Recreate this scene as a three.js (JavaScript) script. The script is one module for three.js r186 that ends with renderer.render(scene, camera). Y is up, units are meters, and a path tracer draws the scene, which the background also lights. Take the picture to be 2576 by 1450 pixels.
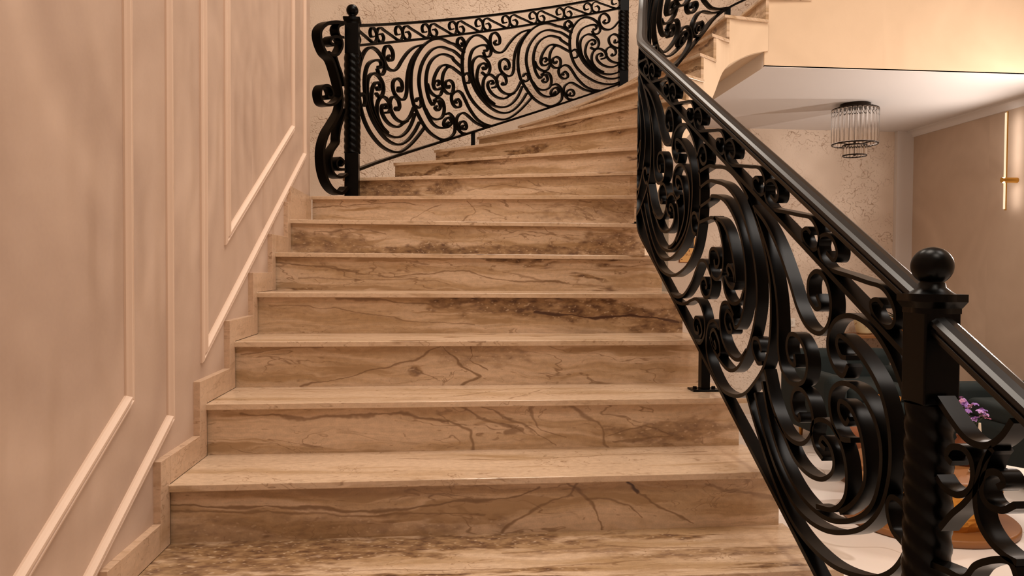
import * as THREE from 'three';
import { mergeGeometries } from 'three/addons/utils/BufferGeometryUtils.js';
import { RoundedBoxGeometry } from 'three/addons/geometries/RoundedBoxGeometry.js';
import { RectAreaLightUniformsLib } from 'three/addons/lights/RectAreaLightUniformsLib.js';
import { createNoise2D, createNoise3D } from 'simplex-noise';

RectAreaLightUniformsLib.init();
const scene = new THREE.Scene();
const renderer = new THREE.WebGLRenderer();
renderer.toneMapping = THREE.LinearToneMapping;
renderer.toneMappingExposure = 0.5;
renderer.shadowMap.enabled = true;
scene.background = new THREE.Color(0x000000);

// ------------------------------------------------------------------ camera
const camera = new THREE.PerspectiveCamera(2 * Math.atan(725 / 1863.86) * 180 / Math.PI, 2576 / 1450, 0.05, 60);
camera.position.set(0, 0.754, 0);
{
  const yaw = 0.0846, pitch = -0.0241, roll = 0.006;
  const F = new THREE.Vector3(Math.sin(yaw) * Math.cos(pitch), Math.sin(pitch), -Math.cos(yaw) * Math.cos(pitch));
  camera.up.set(0, 1, 0);
  camera.lookAt(camera.position.clone().add(F));
  camera.rotateZ(roll);
}

// ------------------------------------------------------------------ lights
const WARM = new THREE.Color(1.0, 0.885, 0.76), SOFT = new THREE.Color(1.0, 0.90, 0.81);
function areaLamp(name, label, x, y, z, w, d, color, nits) {
  const g = new THREE.Group(); g.name = name; g.position.set(x, y, z);
  g.userData = { label, category: 'ceiling lamp' };
  const frame = new THREE.Mesh(new RoundedBoxGeometry(w + 0.06, 0.05, d + 0.06, 2, 0.01), new THREE.MeshStandardMaterial({ color: 0xd8d2c8, roughness: 0.5 }));
  frame.name = 'frame'; frame.position.y = 0.03; g.add(frame);
  const diff = new THREE.Mesh(new THREE.BoxGeometry(w, 0.012, d), new THREE.MeshStandardMaterial({ color: 0xffffff, emissive: color, emissiveIntensity: 1.5 }));
  diff.name = 'diffuser'; diff.position.y = 0.002; g.add(diff);
  const l = new THREE.RectAreaLight(color, nits, w, d);
  l.position.set(0, -0.012, 0); l.rotation.x = -Math.PI / 2; g.add(l);
  scene.add(g);
}
const LAMP_GAIN = 1.0;
areaLamp('ceiling_lamp', 'large square lamp on the ceiling high above the stairs', 0.75, 5.30, -2.3, 1.5, 1.5, WARM, 30 * LAMP_GAIN);
areaLamp('ceiling_lamp_001', 'large square lamp on the ceiling behind the viewer', 1.2, 5.30, 0.9, 1.6, 1.6, WARM, 24 * LAMP_GAIN);
areaLamp('ceiling_lamp_003', 'large square lamp on the ceiling over the turn of the stairs', 0.6, 5.30, -5.3, 1.2, 1.2, WARM, 26 * LAMP_GAIN);
areaLamp('ceiling_lamp_002', 'large square lamp on the ceiling over the hall side', 3.3, 5.30, -1.0, 1.4, 1.4, SOFT, 24 * LAMP_GAIN);

// ------------------------------------------------------------------ helpers
let seedState = 12345;
function rnd() { seedState = (seedState * 1664525 + 1013904223) >>> 0; return seedState / 4294967296; }
function prng(seed) { let s = (seed * 2654435761) >>> 0; return () => { s = (s * 1664525 + 1013904223) >>> 0; return s / 4294967296; }; }
const taken = {};
function numbered(n) { const k = taken[n] = (taken[n] ?? -1) + 1; return k ? `${n}_${String(k).padStart(3, '0')}` : n; }
function mesh(name, geo, mat, parent) { const m = new THREE.Mesh(geo, mat); m.name = name; (parent || scene).add(m); return m; }
function thing(name, label, category, group) {
  const g = new THREE.Group(); g.name = numbered(name); g.userData = { label, category };
  if (group) g.userData.group = group;
  scene.add(g); return g;
}
function structure(o, label, category) { o.userData = { kind: 'structure', label, category }; return o; }
function box(w, h, d, x, y, z) { const g = new THREE.BoxGeometry(w, h, d); g.translate(x, y, z); return g; }
function boxAt(x0, x1, y0, y1, z0, z1) { return box(x1 - x0, y1 - y0, z1 - z0, (x0 + x1) / 2, (y0 + y1) / 2, (z0 + z1) / 2); }
function lathe(pts, seg = 28) { return new THREE.LatheGeometry(pts.map(p => new THREE.Vector2(p[0], p[1])), seg); }
const lerp = (a, b, t) => a + (b - a) * t;
const sstep = (a, b, x) => { const t = Math.min(1, Math.max(0, (x - a) / (b - a))); return t * t * (3 - 2 * t); };
function metricUV(g) {   // uv in metres by the dominant axis
  if (g.index) g = g.toNonIndexed();
  g.computeVertexNormals();
  const p = g.attributes.position, n = g.attributes.normal, uv = new Float32Array(p.count * 2);
  for (let i = 0; i < p.count; i++) {
    const ax = Math.abs(n.getX(i)), ay = Math.abs(n.getY(i)), az = Math.abs(n.getZ(i));
    let u, v;
    if (ay >= ax && ay >= az) { u = p.getX(i); v = p.getZ(i); }
    else if (ax >= az) { u = p.getZ(i); v = p.getY(i); }
    else { u = p.getX(i); v = p.getY(i); }
    uv[2 * i] = u; uv[2 * i + 1] = v;
  }
  g.setAttribute('uv', new THREE.BufferAttribute(uv, 2));
  return g;
}
function catmull(P, n) {
  const Q = [P[0].map((v, i) => 2 * v - P[1][i]), ...P, P[P.length - 1].map((v, i) => 2 * v - P[P.length - 2][i])], o = [];
  for (let i = 1; i < Q.length - 2; i++) for (let j = 0; j < n; j++) {
    const t = j / n, a = Q[i - 1], b = Q[i], c = Q[i + 1], d = Q[i + 2];
    o.push(a.map((_, k) => 0.5 * (2 * b[k] + (c[k] - a[k]) * t + (2 * a[k] - 5 * b[k] + 4 * c[k] - d[k]) * t * t + (3 * b[k] - a[k] - 3 * c[k] + d[k]) * t * t * t)));
  }
  o.push(Q[Q.length - 2]); return o;
}
function planPath(ctrl, s0 = 0, n = 40) {   // plan curve (x, f) with f = -z; at(s) gives point and the horizontal normal
  const pts = catmull(ctrl, n), S = [s0];
  for (let i = 1; i < pts.length; i++) S.push(S[i - 1] + Math.hypot(pts[i][0] - pts[i - 1][0], pts[i][1] - pts[i - 1][1]));
  const at = s => {
    let i = 0, hi = S.length - 2;
    while (i < hi) { const m = (i + hi + 1) >> 1; if (S[m] <= s) i = m; else hi = m - 1; }
    const L = S[i + 1] - S[i], t = (s - S[i]) / L, dx = (pts[i + 1][0] - pts[i][0]) / L, df = (pts[i + 1][1] - pts[i][1]) / L;
    return { x: lerp(pts[i][0], pts[i + 1][0], t), f: lerp(pts[i][1], pts[i + 1][1], t), dx, df };
  };
  return { pts, S, at, end: S[S.length - 1] };
}
// a flat bar bent in the upright surface over a plan path: curve given as (s, height)
function ribbon(path, curve, thick, width) {
  const n = curve.length, ring = [];
  for (let i = 0; i < n; i++) {
    const a = curve[Math.max(0, i - 1)], b = curve[Math.min(n - 1, i + 1)];
    let ts = b[0] - a[0], ty = b[1] - a[1]; const L = Math.hypot(ts, ty) || 1; ts /= L; ty /= L;
    const e = path.at(curve[i][0]);
    const ns = -ty, ny = ts;                                   // in-surface normal
    const inx = e.dx * ns, inf = e.df * ns, wx = e.df, wf = -e.dx; // width direction, horizontal
    const c = [];
    for (const [p, q] of [[-1, -1], [1, -1], [1, 1], [-1, 1]]) {
      c.push([e.x + inx * p * thick / 2 + wx * q * width / 2, curve[i][1] + ny * p * thick / 2, -(e.f + inf * p * thick / 2 + wf * q * width / 2)]);
    }
    ring.push(c);
  }
  const pos = [], idx = [];
  for (let k = 0; k < 4; k++) {
    const base = pos.length / 3;
    for (let i = 0; i < n; i++) { pos.push(...ring[i][k], ...ring[i][(k + 1) % 4]); }
    for (let i = 0; i < n - 1; i++) { const a = base + 2 * i; idx.push(a, a + 2, a + 1, a + 1, a + 2, a + 3); }
  }
  for (const i of [0, n - 1]) { const b = pos.length / 3; for (let k = 0; k < 4; k++) pos.push(...ring[i][k]); if (i) idx.push(b, b + 2, b + 1, b, b + 3, b + 2); else idx.push(b, b + 1, b + 2, b, b + 2, b + 3); }
  const g = new THREE.BufferGeometry();
  g.setAttribute('position', new THREE.Float32BufferAttribute(pos, 3)); g.setIndex(idx); g.computeVertexNormals();
  return g;
}
// sweep of a closed profile [(across, up)] along a path
function sweepRail(path, s0, s1, heightOf, profile, step = 0.04) {
  const N = Math.max(2, Math.ceil((s1 - s0) / step)), rows = [];
  for (let i = 0; i <= N; i++) {
    const s = lerp(s0, s1, i / N), e = path.at(s), y = heightOf(s);
    rows.push(profile.map(([a, u]) => [e.x + e.df * a, y + u, -(e.f - e.dx * a)]));
  }
  const pos = [], idx = [], m = profile.length;
  for (let k = 0; k < m; k++) {
    const base = pos.length / 3;
    for (const r of rows) pos.push(...r[k], ...r[(k + 1) % m]);
    for (let i = 0; i < N; i++) { const a = base + 2 * i; idx.push(a, a + 2, a + 1, a + 1, a + 2, a + 3); }
  }
  for (const i of [0, N]) {
    const b = pos.length / 3, cx = rows[i].reduce((q, p) => q.map((v, j) => v + p[j] / m), [0, 0, 0]);
    pos.push(...cx); for (const p of rows[i]) pos.push(...p);
    for (let k = 0; k < m; k++) { const p = b + 1 + k, q = b + 1 + (k + 1) % m; if (i) idx.push(b, q, p); else idx.push(b, p, q); }
  }
  const g = new THREE.BufferGeometry();
  g.setAttribute('position', new THREE.Float32BufferAttribute(pos, 3)); g.setIndex(idx); g.computeVertexNormals();
  return g;
}

// ------------------------------------------------------------------ textures
function dataTex(w, h, fn, srgb = true) {
  const a = new Uint8Array(w * h * 4);
  for (let j = 0; j < h; j++) for (let i = 0; i < w; i++) {
    const c = fn(i / w, j / h, i, j), o = 4 * (j * w + i);
    a[o] = Math.max(0, Math.min(255, c[0])); a[o + 1] = Math.max(0, Math.min(255, c[1])); a[o + 2] = Math.max(0, Math.min(255, c[2])); a[o + 3] = 255;
  }
  const t = new THREE.DataTexture(a, w, h, THREE.RGBAFormat);
  t.magFilter = THREE.LinearFilter; t.minFilter = THREE.LinearMipmapLinearFilter; t.generateMipmaps = true;
  t.wrapS = t.wrapT = THREE.RepeatWrapping; if (srgb) t.colorSpace = THREE.SRGBColorSpace;
  t.needsUpdate = true; return t;
}
const mix3 = (a, b, t) => [lerp(a[0], b[0], t), lerp(a[1], b[1], t), lerp(a[2], b[2], t)];
function segDist(x, y, a, b) {
  const dx = b[0] - a[0], dy = b[1] - a[1]; let t = ((x - a[0]) * dx + (y - a[1]) * dy) / (dx * dx + dy * dy); t = Math.max(0, Math.min(1, t));
  return Math.hypot(x - a[0] - dx * t, y - a[1] - dy * t);
}
const MB = { light: [220, 194, 171], mid: [187, 158, 122], tan: [160, 128, 92], dark: [112, 83, 57], deep: [72, 46, 34], white: [232, 214, 190] };
// brown-beige layered marble. W x H metres; veins [[points], width, strength] and patches [x, y, rx, ry, strength] in metres
function marble(w, h, W, H, seed, o = {}) {
  const n = createNoise2D(prng(seed)), veins = o.veins || [], patches = o.patches || [], tone = o.tone ?? 0, br = o.breccia ?? 0.15, layer = o.layer ?? 1;
  const fbm = (x, y) => n(x, y) * 0.5 + n(x * 2.1 + 5, y * 2.1) * 0.27 + n(x * 4.3, y * 4.3 + 9) * 0.15 + n(x * 8.9 + 3, y * 8.9) * 0.08;
  return dataTex(w, h, (uu, vv) => {
    const u = uu * W, v = vv * H;
    const wx = fbm(u * 2.2 + 11, v * 5) * 0.10, wy = fbm(u * 1.7 + 3, v * 6 + 8) * 0.035;
    const st = fbm(u * 0.8 + seed, (v + wy) * 11 * layer + u * 0.35);
    let c = mix3(MB.tan, MB.light, sstep(-0.55, 0.6, st + 0.12 + tone));
    c = mix3(c, MB.mid, 0.35);
    const streak = n(u * 5 + 2, (v + wy * 0.6) * 85) * (o.streak ?? 1), fine = n(u * 130, v * 130);
    const k = 1 + streak * 0.035 + fine * 0.022 + n(u * 30, v * 45) * 0.03; c = [c[0] * k, c[1] * k, c[2] * k];
    // natural vein lines
    const m1 = sstep(-0.1, 0.5, n(u * 1.3 + 40, v * 3 + seed));
    const r1 = 1 - Math.abs(fbm((u + wx) * 1.6 + 20, (v + wy) * 7 + u * 1.1)); c = mix3(c, MB.dark, sstep(0.95, 1.0, r1) * 0.55 * m1 * (o.vein ?? 1));
    const m2 = sstep(0.1, 0.6, n(u * 1.1 - 9, v * 3.5 + 17));
    const r2 = 1 - Math.abs(fbm((u + wx) * 4.2 - 7, (v + wy) * 5.5)); c = mix3(c, MB.dark, sstep(0.97, 1.0, r2) * 0.5 * m2);
    const band = sstep(0.28, 0.5, fbm(u * 0.7 + 60, (v + wy) * 9 + 4)); c = mix3(c, MB.tan, band * 0.7 * (o.band ?? 1));
    // brecciated pockets
    let pk = sstep(0.62 - br, 0.8 - br, fbm(u * 0.9 + 31, (v + wy) * 5.5 + 12) + 0.28) * (br > 0 ? 1 : 0);
    for (const [px, py, rx, ry, am] of patches) { const d = Math.hypot((u - px) / rx, (v - py) / ry) + fbm(u * 6 + 2, v * 14) * 0.75; pk = Math.max(pk, am * sstep(1.25, 0.6, d)); }
    if (pk > 0.01) {
      const q = fbm(u * 13, v * 26), q2 = n(u * 34 + 4, v * 60);
      let d = mix3(MB.dark, MB.tan, sstep(-0.35, 0.65, q)); d = mix3(d, MB.deep, sstep(0.25, 0.7, -q + 0.1) * 0.75);
      d = mix3(d, MB.white, sstep(0.62, 0.85, q2) * 0.55);
      c = mix3(c, d, pk * 0.9);
    }
    c = mix3(c, MB.dark, sstep(0.78, 0.93, n(u * 16 + 3, (v + wy) * 95 + 1)) * 0.35);
    for (const [pts, wd, am] of veins) {
      const x = u + wx * 0.3 + n(u * 9, v * 12) * 0.006, y = v + wy * 0.4 + n(u * 7 + 9, v * 14) * 0.004 + n(u * 40, v * 40) * 0.0012;
      let dm = 9; for (let i = 0; i < pts.length - 1; i++) dm = Math.min(dm, segDist(x, y, pts[i], pts[i + 1]));
      const ww = wd * (0.65 + 0.6 * n(u * 7, v * 7 + 3)); if (dm < wd * 3) c = mix3(c, am > 0.9 ? MB.deep : MB.dark, Math.min(1, am) * sstep(ww * 1.3 + 0.0012, ww * 0.3, dm));
    }
    return c;
  });
}
function plaster(seed, size, c0, c1, amp) {
  const n = createNoise2D(prng(seed));
  return dataTex(size, size, (u, v) => {
    const x = u * 3, y = v * 3;
    const wx = n(x * 0.9, y * 0.7) * 0.5, wy = n(x * 0.8 + 9, y * 0.8) * 0.5;
    let t = 0.5 + amp * (n((x + wx) * 1.5, (y + wy) * 1.1) * 0.55 + n((x + wx) * 3.3 + 4, (y + wy) * 2.6) * 0.3 + n(x * 9, y * 7) * 0.12 + n(x * 60, y * 60) * 0.06);
    return mix3(c0, c1, Math.max(0, Math.min(1, t)));
  });
}

// ------------------------------------------------------------------ materials
const iron = new THREE.MeshPhysicalMaterial({ color: 0x010101, roughness: 0.3, specularIntensity: 0.24 });
const ironGloss = new THREE.MeshPhysicalMaterial({ color: 0x050302, roughness: 0.33, specularIntensity: 0.7 });
const wallPaint = new THREE.MeshStandardMaterial({ map: plaster(5, 768, [176, 150, 132], [203, 177, 157], 0.6), roughness: 0.72 });
wallPaint.map.repeat.set(1 / 3, 1 / 3);
const trimPaint = new THREE.MeshStandardMaterial({ color: 0xd8bda8, roughness: 0.5 });
const plainPaint = new THREE.MeshStandardMaterial({ map: plaster(9, 512, [216, 190, 160], [230, 204, 174], 0.5), roughness: 0.8 });
plainPaint.map.repeat.set(1 / 3, 1 / 3);
const ceilPaint = new THREE.MeshStandardMaterial({ color: 0xdcd5d1, roughness: 0.85 });
const rightPaint = new THREE.MeshStandardMaterial({ map: plaster(21, 512, [188, 166, 146], [206, 184, 164], 0.55), roughness: 0.8 });
rightPaint.map.repeat.set(1 / 3, 1 / 3);

// rough stone-effect stucco of the far wall
const stuccoN = createNoise2D(prng(77));
function stuccoField(u, v) {   // metres -> {relief, crack, tone}
  const n = stuccoN, wx = n(u * 2, v * 2) * 0.10, wy = n(u * 2 + 30, v * 2) * 0.10;
  const m = sstep(-0.45, 0.4, n(u * 1.1 + 3, v * 1.3) + 0.35 * n(u * 4, v * 4));
  const r = 1 - Math.abs(n((u + wx) * 5, (v + wy) * 6) * 0.65 + n(u * 13, v * 15) * 0.35);
  const crack = sstep(0.955, 0.995, r) * m;
  const pit = sstep(0.55, 0.8, n(u * 26, v * 30)) * m;
  const fine = n(u * 45, v * 45) * 0.5 + n(u * 95, v * 95) * 0.3;
  return { relief: 0.55 + fine * 0.16 * (0.4 + m) + n(u * 9, v * 9) * 0.12 * m - crack * 0.45 - pit * 0.3, crack, pit, tone: n(u * 0.9, v * 1.1) * 0.6 + n(u * 3, v * 3) * 0.3 };
}
const SW = 7.4, SN = 2048, stuccoRelief = new Uint8Array(SN * SN);
const stuccoMap = dataTex(SN, SN, (u, v, i, j) => {
  const s = stuccoField(u * SW + 3, v * SW); let c = mix3([208, 187, 168], [229, 210, 192], sstep(-0.7, 0.7, s.tone));
  stuccoRelief[j * SN + i] = Math.max(0, Math.min(255, 255 * s.relief));
  return mix3(c, [140, 108, 84], Math.min(1, s.crack * 0.6 + s.pit * 0.25));
});
const stuccoBump = dataTex(SN, SN, (u, v, i, j) => { const r = stuccoRelief[j * SN + i]; return [r, r, r]; }, false);
for (const t of [stuccoMap, stuccoBump]) { t.repeat.set(1 / SW, 1 / SW); t.offset.set(2.62 / SW, 0.75 / SW); }
const stucco = new THREE.MeshStandardMaterial({ map: stuccoMap, bumpMap: stuccoBump, bumpScale: 0.009, roughness: 0.85 });

const floorTex = (() => { const n = createNoise2D(prng(31)); return dataTex(1024, 1024, (u, v) => {
  const x = u * 3, y = v * 3, w = n(x, y) * 0.3; const r = 1 - Math.abs(n((x + w) * 1.1, (y - w) * 0.8) * 0.6 + n(x * 2.7, y * 2.7 + w) * 0.4);
  let c = mix3([226, 214, 204], [240, 232, 226], 0.5 + 0.5 * n(x * 0.8, y * 0.8)); return mix3(c, [176, 158, 142], sstep(0.95, 1, r) * 0.55); }); })();
const floorMat = new THREE.MeshStandardMaterial({ map: floorTex, roughness: 0.22 }); floorTex.repeat.set(1 / 3, 1 / 3);

// ------------------------------------------------------------------ stair layout (plan: x, f = -z)
const RISE = 0.165, GO = 0.31, Z1 = 2.064, XW = -0.757, XR = 1.0, TT = 0.0195, NOSE = 0.02, FLOOR = -4 * RISE;
const YC = 2.16, BACK = 7.09, RIGHT = 4.6, SLAB_F = 4.96, SLAB_X = 2.15, TOP = 5.34, LEFT_END = 4.22, REAR = -6.5;
const nose = {};   // k -> { o: [x, f], i: [x, f] }
for (let k = -3; k <= 6; k++) nose[k] = { o: [XW, Z1 + (k - 1) * GO], i: [XR, Z1 + (k - 1) * GO + 0.029] };
Object.assign(nose, {
  7: { o: [-0.757, 4.16], i: [1.085, 3.86] }, 8: { o: [-0.66, 4.683], i: [1.15, 4.133] }, 9: { o: [-0.384, 5.15], i: [1.20, 4.25] },
  10: { o: [-0.117, 5.605], i: [1.27, 4.345] }, 11: { o: [0.217, 5.943], i: [1.36, 4.45] }, 12: { o: [0.575, 6.30], i: [1.46, 4.525] },
  13: { o: [0.95, 6.52], i: [1.585, 4.63] }, 14: { o: [1.33, 6.68], i: [1.705, 4.75] }, 15: { o: [1.72, 6.80], i: [1.832, 4.863] },
  16: { o: [2.1, 6.86], i: [2.13, 4.93] }, 17: { o: [2.42, 6.88], i: [2.44, 4.95] }, 18: { o: [2.73, 6.9], i: [2.75, 4.955] }, 19: { o: [3.1, 6.9], i: [3.1, 4.955] },
});
const nosingLine = f => (1 + (f - Z1) / GO) * RISE;

// ------------------------------------------------------------------ room shell
const T = 0.15;
structure(mesh('floor', metricUV(boxAt(-2.4 - T, RIGHT + T, FLOOR - 0.2, FLOOR, -BACK - T, -REAR + T)), floorMat), 'white polished marble floor of the hall beyond the railing', 'floor');
const wl = structure(mesh('wall_left', metricUV(boxAt(-0.775 - T, -0.775, FLOOR, TOP, -LEFT_END, -REAR)), wallPaint), 'beige panelled wall on the left of the stairs', 'wall');
structure(mesh('wall_back', metricUV(boxAt(-2.4 - T, RIGHT + T, FLOOR, TOP, -BACK - T, -BACK)), stucco), 'rough stone-effect plaster wall behind the stairs and hall', 'wall');
structure(mesh('wall_right', metricUV(boxAt(RIGHT, RIGHT + T, FLOOR, TOP, -BACK, -REAR)), rightPaint), 'smooth beige wall with the linear wall lamp', 'wall');
structure(mesh('wall_rear', metricUV(boxAt(-0.775, RIGHT, FLOOR, TOP, -REAR, -REAR + T)), plainPaint), 'plain wall behind the viewer', 'wall');
structure(mesh('wall_recess', metricUV(mergeGeometries([boxAt(-2.4 - T, -2.4, FLOOR, TOP, -BACK, -LEFT_END + 0.0), boxAt(-2.4, -0.775 - T, FLOOR, TOP, -LEFT_END, -LEFT_END + T)])), plainPaint), 'plain wall of the recess past the panelled wall', 'wall');
structure(mesh('ceiling', metricUV(boxAt(-2.4 - T, RIGHT + T, TOP, TOP + T, -BACK - T, -REAR + T)), ceilPaint), 'high ceiling over the stairwell', 'ceiling');
{ // upper floor slab with the hall ceiling below it
  const g = structure(new THREE.Group(), 'upper floor slab with peach front face over the hall', 'slab'); g.name = 'ceiling_hall'; scene.add(g);
  mesh('slab_front', metricUV(mergeGeometries([boxAt(SLAB_X, 2.46, YC + 0.004, 2.62, -SLAB_F - 0.012, -SLAB_F), boxAt(2.46, 2.76, YC + 0.004, 2.785, -SLAB_F - 0.012, -SLAB_F), boxAt(2.76, RIGHT, YC + 0.004, 2.97, -SLAB_F - 0.012, -SLAB_F)])), plainPaint, g);
  mesh('slab', metricUV(mergeGeometries([boxAt(SLAB_X, 2.46, YC + 0.012, 2.62, -BACK, -SLAB_F - 0.012), boxAt(2.46, 2.76, YC + 0.012, 2.785, -BACK, -SLAB_F - 0.012), boxAt(2.76, RIGHT, YC + 0.012, 2.97, -BACK, -SLAB_F - 0.012)])), ceilPaint, g);
  mesh('soffit', metricUV(boxAt(SLAB_X, RIGHT, YC, YC + 0.012, -BACK, -SLAB_F)), ceilPaint, g);
}
{ // shallow pilaster and cornice strip in the hall corner
  structure(mesh('trim_1', metricUV(boxAt(4.43, RIGHT, FLOOR, YC, -BACK, -BACK + 0.05)), ceilPaint), 'pale pilaster in the far corner of the hall', 'pilaster');
  const prof = new THREE.Shape(); prof.moveTo(0, 0); prof.lineTo(0.07, 0); prof.lineTo(0.07, -0.015); prof.quadraticCurveTo(0.02, -0.02, 0.015, -0.06); prof.lineTo(0, -0.06);
  const g1 = new THREE.ExtrudeGeometry(prof, { depth: BACK - SLAB_F, bevelEnabled: false }); g1.rotateY(Math.PI); g1.translate(RIGHT, YC, -SLAB_F);
  structure(mesh('trim_2', g1, ceilPaint), 'slim white cornice along the right hall wall', 'cornice');
}

// ------------------------------------------------------------------ left wall mouldings
{
  const X = -0.775;
  const beads = [[-0.018, 0], [-0.018, 0.006], [-0.014, 0.011], [-0.009, 0.012], [-0.006, 0.007], [-0.002, 0.008], [0.004, 0.016], [0.010, 0.016], [0.014, 0.010], [0.018, 0.005], [0.018, 0]];
  function frame(name, label, f0, f1, off, top) {   // mitred frame: corners in (f, y)
    const C = [[f0, nosingLine(f0) + off], [f1, nosingLine(f1) + off], [f1, top], [f0, top]];
    const g = structure(new THREE.Group(), label, 'moulding'); g.name = name; scene.add(g);
    const off2 = (d) => C.map((p, i) => {             // offset inward by d with mitres
      const a = C[(i + 3) % 4], b = C[(i + 1) % 4], u1 = [p[0] - a[0], p[1] - a[1]], u2 = [b[0] - p[0], b[1] - p[1]];
      const l1 = Math.hypot(...u1), l2 = Math.hypot(...u2), n1 = [-u1[1] / l1, u1[0] / l1], n2 = [-u2[1] / l2, u2[0] / l2];
      const k = d / (1 + n1[0] * n2[0] + n1[1] * n2[1]); return [p[0] + (n1[0] + n2[0]) * k, p[1] + (n1[1] + n2[1]) * k];
    });
    const loops = beads.map(([d]) => off2(d));
    for (let s = 0; s < 4; s++) {
      const pos = [], idx = [];
      for (let b = 0; b < beads.length - 1; b++) {
        const P = [[loops[b][s], beads[b][1]], [loops[b][(s + 1) % 4], beads[b][1]], [loops[b + 1][(s + 1) % 4], beads[b + 1][1]], [loops[b + 1][s], beads[b + 1][1]]];
        const o = pos.length / 3; for (const [q, e] of P) pos.push(X + e, q[1], -q[0]);
        idx.push(o, o + 1, o + 2, o, o + 2, o + 3);
      }
      const m = new THREE.BufferGeometry(); m.setAttribute('position', new THREE.Float32BufferAttribute(pos, 3)); m.setIndex(idx); m.computeVertexNormals();
      mesh('moulding', m, trimPaint, g);
    }
  }
  frame('trim_3', 'outer moulding frame of the near wall panel', 0.48, 2.125, 0.14, 3.6);
  frame('trim_4', 'inner moulding frame of the near wall panel', 0.74, 1.86, 0.38, 3.36);
  frame('trim_5', 'outer moulding frame of the far wall panel', 2.405, 4.045, 0.14, 3.9);
  frame('trim_6', 'inner moulding frame of the far wall panel', 2.655, 3.752, 0.385, 3.66);
}

// ------------------------------------------------------------------ staircase
const stoneMat = (t, rough = 0.28) => new THREE.MeshPhysicalMaterial({ map: t, roughness: rough, clearcoat: 0.25, clearcoatRoughness: 0.18 });
// veins and patches of the visible risers, drawn in metres on a 1.75 x 0.15 slab
const R = {
  1: { seed: 3, tone: -0.05, veins: [[[[0, .095], [.2, .09], [.45, .085], [.62, .075], [.8, .09], [.95, .1], [1.0, .13]], .006, .7], [[[0, .08], [.4, .072], [.62, .062], [.86, .055]], .004, .5], [[[.9, .0], [.97, .06], [1.05, .09], [1.1, .1], [1.12, .15]], .004, .6], [[[1.08, .15], [1.15, .09], [1.2, .0]], .005, .6], [[[1.15, .09], [1.28, .07], [1.3, .03]], .004, .55], [[[1.25, .145], [1.31, .1]], .004, 1], [[[1.31, .1], [1.42, .04], [1.46, .02]], .003, .6], [[[1.5, .13], [1.62, .1], [1.75, .07]], .007, .45]], patches: [[.3, .02, .6, .05, .35]], breccia: 0 },
  2: { seed: 8, tone: .15, veins: [[[[.1, .13], [.3, .115], [.5, .11], [.6, .12], [.75, .1], [.82, .06], [.82, .0]], .005, .6], [[[.78, .15], [.86, .1], [1.0, .06], [.95, .05]], .008, .6], [[[.85, .15], [1.02, .07], [1.1, .0]], .006, .55], [[[1.02, .15], [1.06, .06], [1.14, .03]], .008, .5], [[[1.15, .15], [1.25, .08], [1.27, .0]], .01, .55], [[[1.27, .04], [1.4, .08], [1.5, .04], [1.3, .02]], .004, .55]], patches: [[1.5, .05, .2, .045, .6]], breccia: 0 },
  3: { seed: 15, tone: .12, veins: [[[[.22, .0], [.45, .05], [.62, .1], [.72, .14]], .003, .65], [[[.72, .15], [.78, .08], [.86, .03], [.8, .0]], .005, .7], [[[.86, .15], [.83, .09], [.9, .05]], .004, .7], [[[.02, .12], [.15, .14], [.3, .145]], .003, .5], [[[.63, .07], [.7, .02]], .003, .5]], patches: [[.63, .055, .025, .02, .7], [.88, .12, .18, .05, .35]], breccia: 0 },
  4: { seed: 21, tone: -.08, veins: [[[[.3, .14], [.5, .13], [.7, .11], [.9, .14]], .006, .6], [[[.05, .11], [.3, .1], [.6, .055], [.85, .03]], .003, .5], [[[1.1, .09], [1.35, .06], [1.5, .08], [1.7, .05]], .007, .95]], patches: [[1.0, .12, .28, .045, 1], [1.35, .1, .25, .05, 1], [1.65, .05, .16, .06, .9]], breccia: 0 },
  5: { seed: 29, tone: .15, veins: [[[[0, .12], [.2, .1], [.5, .06], [.8, .09], [1.0, .05], [1.3, .035]], .004, .6], [[[.1, .06], [.5, .05], [.75, .03]], .003, .4], [[[1.0, .09], [1.2, .04], [1.45, .02]], .004, .4]], breccia: 0.05 },
  6: { seed: 33, tone: 0, veins: [[[[.1, .1], [.3, .12], [.45, .1]], .003, .5]], patches: [[.15, .05, .2, .06, .6], [.65, .02, .35, .035, .9], [1.2, .02, .4, .03, .8], [1.55, .06, .2, .06, .7]], breccia: 0 },
  7: { seed: 41, tone: .2, veins: [[[[.02, .1], [.3, .13], [.6, .12]], .003, .6], [[[.5, .0], [.62, .08], [.72, .12]], .004, .5], [[[.8, .0], [.9, .08], [.86, .13]], .004, .5]], patches: [[1.6, .08, .3, .05, .4]], breccia: 0 },
  8: { seed: 47, tone: .0, patches: [[.25, .06, .28, .09, .8], [.65, .1, .12, .05, .8]], veins: [[[[.8, .08], [1.0, .11], [1.3, .06], [1.6, .03]], .003, .5]], breccia: 0 },
};
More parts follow.
